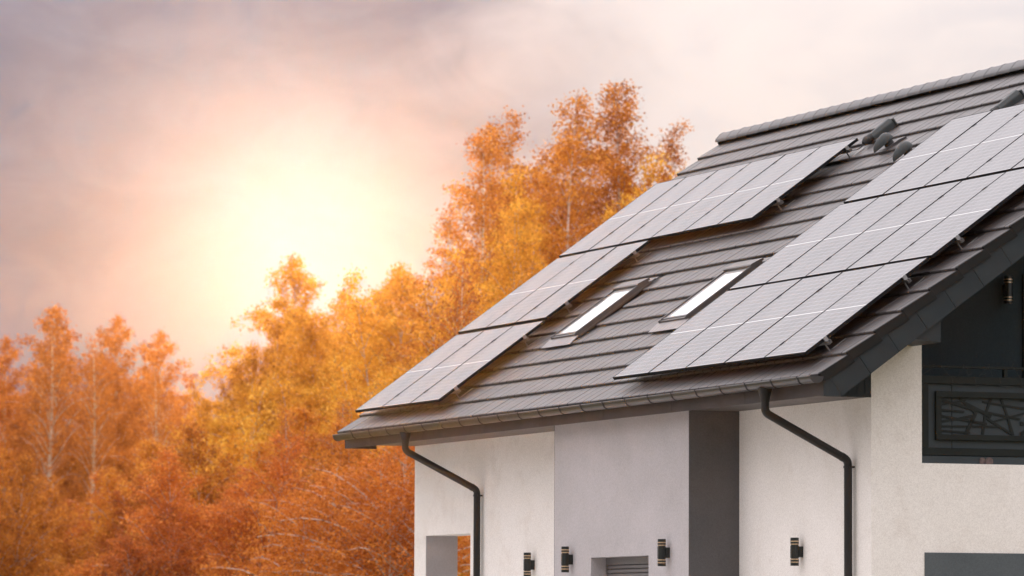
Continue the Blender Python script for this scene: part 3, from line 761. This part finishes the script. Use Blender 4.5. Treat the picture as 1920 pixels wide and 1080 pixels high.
for (ya, yb) in ((1.681, 3.35), (3.75, 5.35)):
    bar('inner_frame', ya, yb, -.167, -.105, BXF - .029, BXF + .012); bar('inner_frame', ya, yb, -.613, -.555, BXF - .029, BXF + .012)
    bar('inner_frame', ya, ya + .064, -.554, -.168, BXF - .029, BXF + .012); bar('inner_frame', yb - .064, yb, -.554, -.168, BXF - .029, BXF + .012)
    y0, y1, z0, z1 = ya + .065, yb - .065, -.554, -.168
    br = MB(); rr = random.Random(5 if ya < 2 else 9)
    def strip(p, q, w0, w1, d):
        dy, dz = q[0] - p[0], q[1] - p[1]; L = math.hypot(dy, dz); ny, nz = -dz / L, dy / L
        poly = [(p[0] + ny * w0, p[1] + nz * w0), (p[0] - ny * w0, p[1] - nz * w0), (q[0] - ny * w1, q[1] - nz * w1), (q[0] + ny * w1, q[1] + nz * w1)]
        poly = [(min(max(a_, y0), y1), min(max(b_, z0), z1)) for a_, b_ in poly]
        br.prism(poly, 'x', BXF - .028, BXF - .020 + d)
    fixed = [((0, .93), (.38, .70), .014, .016), ((0, .80), (.30, .93), .009, .008), ((0, .66), (.28, .62), .011, .010), ((0, .50), (.55, .30), .010, .014), ((0, .34), (.40, .52), .009, .014), ((0, .22), (.7, .24), .008, .010), ((0, .10), (.35, .05), .009, .010),
             ((.22, 1), (.42, .60), .013, .018), ((.42, .60), (.30, 0), .018, .022), ((.30, .86), (.60, .50), .010, .020), ((.60, 1), (.53, .55), .016, .012), ((.53, .55), (.50, 0), .012, .016),
             ((.72, 1), (.80, .5), .014, .012), ((.80, .5), (.86, 0), .012, .018), ((.55, .45), (.84, .05), .012, .012), ((.35, .7), (.95, .45), .012, .010), ((.6, .35), (1.0, .62), .010, .010), ((.5, .9), (1.0, .74), .008, .010)]
    W1 = min(.98, y1 - y0)
    for (p, q, w0, w1) in fixed:
        strip((y0 + p[0] * W1, z0 + p[1] * (z1 - z0)), (y0 + q[0] * W1, z0 + q[1] * (z1 - z0)), w0, w1, rr.uniform(0, .002))
    for k in range(7):
        yq = y0 + W1 * 1.0 + (y1 - y0 - W1) * rr.random() - .05; strip((yq, z0), (min(yq + rr.uniform(-.15, .2), y1), z1), .014, .010, rr.uniform(0, .002))
    for k in range(8):
        strip((y0 + W1 * .95, z0 + rr.random() * (z1 - z0)), (y1, z0 + rr.random() * (z1 - z0)), .012, .009, rr.uniform(0, .002))
    put('branch_panel', br.mesh('branch_panel', M['antra']), rail_t)
mb = MB(); mb.tube([(BXF - .006, 2.22, -.825), (BXF + .004, 2.22, -.825)], .035, 14); mb.tube([(BXF - .006, 2.30, -.83), (BXF + .002, 2.30, -.83)], .045, 14)
put('cover_disc', mb.mesh('cover_disc', mat('weathered_disc', (.09, .06, .055), .7, build=vary((.06, .04, .04), (.16, .11, .10), 30, .2))), rail_t)
# string of wire lights hung between handrail and frame
mb = MB(); rr = random.Random(3)
y = 1.54; pts = [(BXF + .008, 1.52, .02)]
top = True; wires = []
zz = [(1.52, .045), (1.66, .145), (1.78, .142), (1.86, .06)]
sl_t = thing('string_lights', 'thin dark wire of unlit string lights looped over the loggia handrail', 'string lights', (BXF, 2.4, .15))
def wire(p, q, r_=.0028):
    mb = MB()
    m_ = Vector((BXF + .009, (p[0] + q[0]) / 2, (p[1] + q[1]) / 2 - .006)); mb.tube([(BXF + .009, *p), m_, (BXF + .009, *q)], r_, 5); put('wire', mb.mesh('wire', M['wire']), sl_t)
seqs = [((1.52, .06), (1.66, .150)), ((1.75, .15), (1.84, .055)), ((1.72, .135), (1.79, .15)), ((1.98, .15), (1.93, .03)), ((2.03, .15), (2.06, .05)), ((2.05, .07), (2.09, .085)), ((2.27, .15), (2.18, .06)), ((2.22, .08), (2.26, .09)),
        ((2.31, .15), (2.34, .055)), ((2.60, .15), (2.66, .045)), ((2.56, .16), (2.58, .21)), ((1.64, .165), (1.68, .185)), ((2.3, .16), (2.3, .19)), ((2.0, .16), (2.0, .185)), ((2.8, .15), (2.75, .05)), ((2.95, .15), (3.02, .05)), ((3.3, .15), (3.22, .05))]
for p, q in seqs: wire(p, q)
y = 1.86
while y < 3.4:
    y2 = y + rr.uniform(.1, .2); wire((y, -.033), (y2, -.040), .003); wire((y, .05), (y + .02, -.035), .002); y = y2 + rr.uniform(.08, .2)
for yb_ in (1.74, 1.99, 2.28, 2.58): put('clip', MB().box(BXF + .006, BXF + .014, yb_, yb_ + .012, .138, .156).mesh('clip', M['wire']), sl_t)

# ------------------------------------------------------------ wall lamps
def lamp_parts():
    body = MB(); r_ = .047; H = .285
    def ring(z0, z1, rad, seg=8, mi=0):
        body.prism([(rad * math.cos(2 * math.pi * (i + .5) / seg), rad * math.sin(2 * math.pi * (i + .5) / seg)) for i in range(seg)], 'z', z0, z1, mi)
    ring(-.066, .066, r_)
    body_m = body.mesh('lamp_body', M['lamp'])
    caps = []
    def seg_mesh(z0, z1, rad, m_, nm):
        b_ = MB(); b_.tube([(0, 0, z0), (0, 0, z1)], rad, 18); return b_.mesh(nm, m_)
    H2 = .150
    parts = []
    for s_ in (1, -1):
        zs = [(.066, .074, .040, 'ringgap'), (.074, .087, .047, 'brass'), (.087, .105, .0455, 'lamp'), (.105, .118, .047, 'brass'), (.118, .150, .0455, 'lamp')]
        for z0, z1, rad, mm in zs:
            m_ = M['brass'] if mm == 'brass' else M['lamp']
            a_, b_ = (z0, z1) if s_ > 0 else (-z1, -z0)
            parts.append(('ring' if mm == 'brass' else 'shade', seg_mesh(a_, b_, rad, m_, 'ring' if mm == 'brass' else 'shade')))
    br = MB(); br.box(-.035, .035, .030, .085, -.058, .058)
    parts.append(('wall_bracket', br.mesh('wall_bracket', M['lamp'], bevel=.003)))
    return body_m, parts
lb_m, lparts = lamp_parts()
LAMPS = [((-2.43, YW - .086, -1.762), 0, 'black wall lamp with brass rings on the white wall left of the right downpipe'),
         ((-10.31, YW - .086, -1.795), 0, 'black wall lamp with brass rings on the white wall left of the grey bay'),
         ((-7.55, BY - .086, -1.775), 0, 'black up and down wall lamp with brass rings at the left of the shuttered window'),
         ((-4.66, BY - .086, -1.742), 0, 'black up and down wall lamp with brass rings at the right of the shuttered window'),
         ((LX + .086, 3.075, 1.065), 90, 'black up and down wall lamp on the dark loggia wall under the verge')]
for loc, rz, lab in LAMPS:
    rot = Matrix.Rotation(R(rz), 4, 'Z'); l = thing('wall_lamp', lab, 'wall lamp', loc, 'up and down wall lamps on the house', rot)
    mw = T_(loc) @ rot
    put('lamp_body', lb_m, l, mw)
    for nm, me in lparts: put(nm, me, l, mw)

# ------------------------------------------------------------ trees
def np_mesh(name, V, F4, mats, tint=None, fm=None):
    me = bpy.data.meshes.new(name); nv, nf = len(V), len(F4)
    me.vertices.add(nv); me.vertices.foreach_set('co', np.asarray(V, np.float32).ravel())
    me.loops.add(nf * 4); me.loops.foreach_set('vertex_index', np.asarray(F4, np.int32).ravel())
    me.polygons.add(nf); me.polygons.foreach_set('loop_start', np.arange(nf, dtype=np.int32) * 4)
    me.polygons.foreach_set('loop_total', np.full(nf, 4, np.int32))
    for m_ in mats: me.materials.append(m_)
    if tint is not None:
        at = me.attributes.new('tint', 'FLOAT', 'FACE'); at.data.foreach_set('value', np.asarray(tint, np.float32))
    me.update(calc_edges=True); me.validate(); return me
def make_tree(seed, H=14.0, rad=1.5, nleaf=22000, leaf=.085, lmat='leaf_rust', bare=.0, stems=1, low=.12, asc=.9, tw_r=.10, lean_k=.6, spread=.09):
    """birch: slender trunk(s), many ascending limbs, fine twigs round them, leaf-sized faces along the twigs"""
    g = np.random.default_rng(seed); rd = random.Random(seed)
    tb = MB(); tw = MB(); pts = []; wts = []
    for s_ in range(stems):
        off = Vector((rd.uniform(-.5, .5), rd.uniform(-.5, .5), 0)) if stems > 1 else Vector((0, 0, 0))
        hs = H * (1 if s_ == 0 else rd.uniform(.74, .93)); lean = Vector((rd.uniform(-.05, .05), rd.uniform(-.05, .05), 0)) * hs * (2.2 if stems > 1 else lean_k)
        path = []
        for i in range(13):
            t = i / 12; path.append(off + lean * t ** 1.5 + Vector((math.sin(t * 5 + seed) * .12, math.cos(t * 4.2 + seed * 2) * .12, hs * t)))
        r0 = tw_r * (hs / 14) * (1 if stems == 1 else .8)
        tb.tube(path, [max(r0 * (1 - t / 12) ** .9, .008) for t in range(13)], 7)
        def on(t):
            q = t * 12; i = min(int(q), 11); return path[i].lerp(path[i + 1], q - i)
        nb = int(60 * (1 if stems == 1 else .66))
        for k in range(nb):
            t = low + (0.99 - low) * ((k + rd.random()) / nb) ** .92; p = on(t); az = k * 2.4 + rd.uniform(-.6, .6)
            q = (t - low) / (1 - low)
            env = rad * (.30 + .82 * math.sin(math.pi * (q * .80 + .18)) ** 1.1) * rd.uniform(.55, 1.2)
            env = max(env * (1 - .62 * q ** 2.2) * (.8 if stems > 1 else 1), .28)
            L = env * 1.3
            d = Vector((math.cos(az), math.sin(az), asc + rd.uniform(-.2, .5) + .9 * t)).normalized()
            lim = [p]; cur = p; dd = d.copy()
            for j in range(6):
                dd = (dd + Vector((rd.uniform(-.16, .16), rd.uniform(-.16, .16), -.07 * j + rd.uniform(-.05, .1)))).normalized(); cur = cur + dd * L / 6; lim.append(cur)
            rb = max(.030 * (1 - t) + .007, .006) * (L / 1.6) ** .5
            tb.tube(lim, [rb * (1 - .13 * j) for j in range(7)], 4, cap=False)
            ntw = int(9 + L * 8)
            for m_ in range(ntw):
                u = rd.uniform(.10, 1.0) ** .75; qq = u * 6; i = min(int(qq), 5); b0 = lim[i].lerp(lim[i + 1], qq - i)
                td = (dd * .35 + Vector((rd.uniform(-1, 1), rd.uniform(-1, 1), rd.uniform(-.45, .85)))).normalized(); TL = rd.uniform(.30, .85) * (1.1 - .5 * t) * (.55 + .3 * L)
                tp = [b0, b0 + td * TL * .5, b0 + td * TL + Vector((0, 0, -.18 * TL))]
                if m_ % 2 == 0 or bare > .5: tw.tube(tp, [.006, .0045, .002], 3, cap=False)
                pts.append((tp[0], tp[2])); wts.append(TL)
    P0 = np.array([p[0][:] for p in pts]); P1 = np.array([p[1][:] for p in pts]); w = np.array(wts)
    clump = g.random(len(pts)); w = w * (.45 + 1.0 * g.random(len(pts)))
    idx = g.choice(len(pts), nleaf, p=w / w.sum()); t = (g.random(nleaf) ** .75)[:, None]
    C = P0[idx] * (1 - t) + P1[idx] * t + g.normal(0, spread, (nleaf, 3))
    nrm = g.normal(size=(nleaf, 3)); nrm /= np.linalg.norm(nrm, axis=1)[:, None]
    ax = g.normal(size=(nleaf, 3)); ax[:, 2] -= .8; ax -= nrm * (ax * nrm).sum(1)[:, None]; ax /= np.linalg.norm(ax, axis=1)[:, None]
    bx = np.cross(nrm, ax); s2 = leaf * g.uniform(.6, 1.25, nleaf)[:, None]
    V = np.stack([C - ax * s2 * .5, C + bx * s2 * .38 + nrm * s2 * .08, C + ax * s2 * .55, C - bx * s2 * .38 + nrm * s2 * .08], 1).reshape(-1, 3)
    F = np.arange(nleaf * 4).reshape(-1, 4)
    cl = clump[idx]; tint = np.clip(.5 + (cl - .5) * .45 + g.normal(0, .15, nleaf), 0, 1)
    crown = np_mesh('crown', V, F, [M[lmat]], tint)
    tm = tb.mesh('trunk', M['bark'], smooth=True); twm = tw.mesh('twigs', M['twig'])
    return tm, crown, twm
VAR = {
 'L': [make_tree(11, 14, 2.5, 54000, .082, 'leaf_rust'), make_tree(12, 14, 2.3, 50000, .082, 'leaf_rust', stems=2)],
 'M': [make_tree(21, 13, 2.4, 54000, .078, 'leaf_gold'), make_tree(22, 13, 2.3, 50000, .078, 'leaf_gold', stems=2)],
 'R': [make_tree(32, 16, 2.0, 36000, .066, 'leaf_orange'), make_tree(31, 16, 2.2, 52000, .066, 'leaf_orange', stems=2), make_tree(33, 16, 2.2, 56000, .066, 'leaf_orange')],
 'F': [make_tree(41, 8, 2.5, 50000, .074, 'leaf_gold', stems=3, low=.05), make_tree(42, 8, 2.3, 46000, .074, 'leaf_orange', stems=2, low=.05), make_tree(43, 8, 2.4, 46000, .074, 'leaf_red', stems=2, low=.05)],
 'B': [make_tree(51, 13, 1.5, 900, .08, 'leaf_rust', bare=1, stems=2)],
 'P': [make_tree(61, 13, 1.3, 5000, .08, 'leaf_rust', low=.50, tw_r=.17, lean_k=1.6)],
 'D': [make_tree(81, 8, 2.4, 16000, .07, 'leaf_rust', low=.25, stems=2, tw_r=.15, asc=.5)],
 'G': [make_tree(71, 12, 2.4, 56000, .068, 'leaf_gold', stems=2)],
}
VAR['K'] = VAR['L']; VAR['S'] = VAR['F'][1:]
TREES = [('L', -139.2, 28.7, 13.4, 1.0),('L', -132.2, 27.8, 12.6, 0.9),('L', -133.8, 29.4, 14.3, 1.25),('L', -140.2, 32.7, 14.1, 0.9),('L', -134.2, 31.8, 14.0, 0.95),('L', -137.7, 33.8, 13.4, 0.9),('L', -131.8, 32.8, 13.3, 1.05),('L', -135.4, 34.7, 12.1, 0.9),('B', -146.5, 39.3, 12.5, 0.8),('B', -142.5, 38.9, 12.8, 0.8),('M', -106.1, 27.9, 10.6, 0.9),('M', -103.9, 28.1, 11.9, 0.9),('M', -107.4, 30.2, 14.3, 1.1),('M', -102.4, 29.4, 12.0, 1),('M', -99.3, 29.3, 12.6, 1.0),('M', -97.1, 29.4, 12.1, 0.9),('M', -93.2, 28.7, 13.0, 1.0),('R', -77.8, 24.1, 13.4, 1.22),('R', -73.8, 23.5, 15.1, 1.22),('R', -79.1, 26.2, 15.9, 1.04),('R', -75.0, 25.8, 15.8, 1.22),('R', -70.9, 25.4, 16.1, 1.28),('R', -73.3, 27.6, 16.5, 1.34),('R', -76.5, 30.1, 15.7, 1.16),('F', -68.5, 14.2, 5.6, 1),('F', -70.1, 15.5, 7.0, 1),('F', -73.8, 17.4, 8.1, 1),('F', -65.9, 15.8, 7.2, 1.1),('F', -68.4, 17.6, 8.0, 1),('F', -62.5, 16.5, 7.2, 1.1),('F', -66.0, 18.4, 8.3, 1),('F', -61.1, 17.5, 7.4, 1.1),('F', -62.6, 19.0, 9.8, 1),('F', -65.1, 20.9, 9.3, 1),('F', -67.7, 22.7, 10.5, 1),('S', -100.3, 19.2, 7.5, 1.2),('S', -104.8, 21.9, 6.8, 1.2),('S', -101.5, 22.5, 7.9, 1.2),('S', -99.3, 22.9, 6.2, 1.2),('S', -79.3, 12.8, 6.5, 0.8),('K', -163.5, 34.6, 13.5, 1.3),('K', -165.7, 37.9, 12.8, 1.3),('K', -163.1, 39.9, 12.9, 1.3),('K', -160.4, 41.8, 12.1, 1.3),('K', -165.4, 46.1, 11.5, 1.3),('K', -155.1, 45.3, 12.9, 1.3),('K', -149.6, 45.9, 13.6, 1.3),('K', -148.0, 47.7, 14.4, 1.3),('K', -114.1, 41.3, 16.5, 1.3),('K', -115.1, 44.2, 17.1, 1.3), ('G', -66.6, 19.8, 10.5, 1), ('G', -64.5, 19.7, 11.1, 1), ('G', -67.0, 21.5, 11.9, 1.05), ('G', -64.9, 21.5, 12.0, 1), ('G', -67.3, 23.5, 13.1, 1), ('G', -67.9, 24.7, 13.6, 1.05), ('G', -68.5, 25.9, 13.5, 1), ('P', -125.3, 26.6, 13.2, 1), ('P', -126.7, 28.7, 12.7, 0.8), ('P', -60.1, 14.1, 6.9, 0.8), ('P', -57.8, 14.8, 7.0, 0.8), ('P', -118.4, 28.8, 11.1, 0.7), ('P', -60.7, 18.6, 10.4, 0.8), ('F', -62.6, 12.8, 5.9, 1), ('F', -60.9, 11.5, 4.7, 1), ('F', -58.4, 12.8, 6.1, 1), ('F', -56.0, 13.9, 6.4, 1), ('F', -54.7, 14.4, 6.0, 1), ('M', -98.6, 25.0, 9.4, 1), ('M', -96.4, 25.2, 10.7, 1), ('M', -98.1, 26.6, 11.7, 1), ('M', -95.9, 26.8, 11.7, 1), ('M', -94.7, 27.2, 11.7, 1), ('M', -92.6, 27.4, 11.6, 1), ('M', -90.4, 27.4, 11.9, 1), ('M', -88.3, 27.3, 12.4, 1), ('R', -76.7, 27.0, 15.5, 1.34), ('R', -75.3, 27.8, 15.7, 1.34), ('R', -74.0, 28.4, 15.5, 1.16), ('R', -78.0, 26.4, 14.8, 1.22), ('D', -48.0, 12.5, 6.0, 1.2), ('D', -50.0, 12.7, 5.6, 1.2), ('D', -51.3, 12.1, 5.3, 1.1), ('D', -46.9, 12.5, 5.1, 1.2)]
BASEH = {'D': 8, 'P': 13, 'G': 12, 'L': 14, 'M': 13, 'R': 16, 'F': 8, 'B': 13, 'K': 14, 'S': 8}
KW = {'D': 'pale branched shrub from the left with few leaves, near the porch wall', 'P': 'slender birch from the left with a bare pale trunk standing before the others', 'G': 'golden birch from the left, close beyond the upper left roof edge', 'L': 'rust birch from the left in the tall group at the far left', 'M': 'golden birch from the left in the row below the sun', 'R': 'tall orange birch from the left in the clump rising behind the roof',
      'F': 'russet bushy birch from the left in the front row beside and behind the eave', 'B': 'nearly bare birch from the left in the gap between the two groups',
      'K': 'hazy birch from the left in the hindmost row', 'S': 'low russet birch from the left below the far left group'}
ORDT = ['first', 'second', 'third', 'fourth', 'fifth', 'sixth', 'seventh', 'eighth', 'ninth', 'tenth', 'eleventh', 'twelfth', 'thirteenth', 'fourteenth', 'fifteenth', 'sixteenth']
def bearing(x, y): return (x - CAM.x) * cR.x + (y - CAM.y) * cR.y
def lab_of(kd, x, y):
    fam = sorted((bearing(q[1], q[2]) / math.hypot(q[1] - CAM.x, q[2] - CAM.y), q[1], q[2]) for q in TREES if q[0] == kd)
    return ORDT[[(f[1], f[2]) for f in fam].index((x, y))] + ' ' + KW[kd]
cnt = {}
for (kd, x, y, h, w) in TREES:
    i = cnt.get(kd, 0); cnt[kd] = i + 1
    tot = sum(1 for q in TREES if q[0] == kd)
    vi = i % len(VAR[kd])
    if kd == 'F': vi = 0 if h > 7.3 else 1 if h > 6.3 else 2
    tm, cr, tw = VAR[kd][vi]
    s_ = h / BASEH[kd]; sw = w * (s_ ** .5)
    mw = T_((x, y, GZ)) @ Matrix.Rotation(i * 1.9 + x, 4, 'Z') @ Matrix.Diagonal((sw, sw, s_, 1))
    lab = lab_of(kd, x, y)
    t = put('birch_tree', None, None, mw, lab, None, 'autumn birches beyond the house', 'tree')
    put('trunk', tm, t, mw); put('crown', cr, t, mw); (put('twigs', tw, t, mw, kind='stuff') if kd != 'D' else None)

# ------------------------------------------------------------ haze
hz = MB(); hz.box(-185, 60, -60, 75, GZ - 1, 13.6)
hm = bpy.data.materials.new('thin_haze'); hm.use_nodes = True; t = hm.node_tree; t.nodes.clear()
pv = t.nodes.new('ShaderNodeVolumePrincipled'); pv.inputs['Color'].default_value = (.95, .93, .9, 1); pv.inputs['Density'].default_value = .000080; pv.inputs['Anisotropy'].default_value = .955
oo = t.nodes.new('ShaderNodeOutputMaterial'); t.links.new(pv.outputs[0], oo.inputs['Volume'])
put('haze', hz.mesh('haze', hm), kind='stuff')
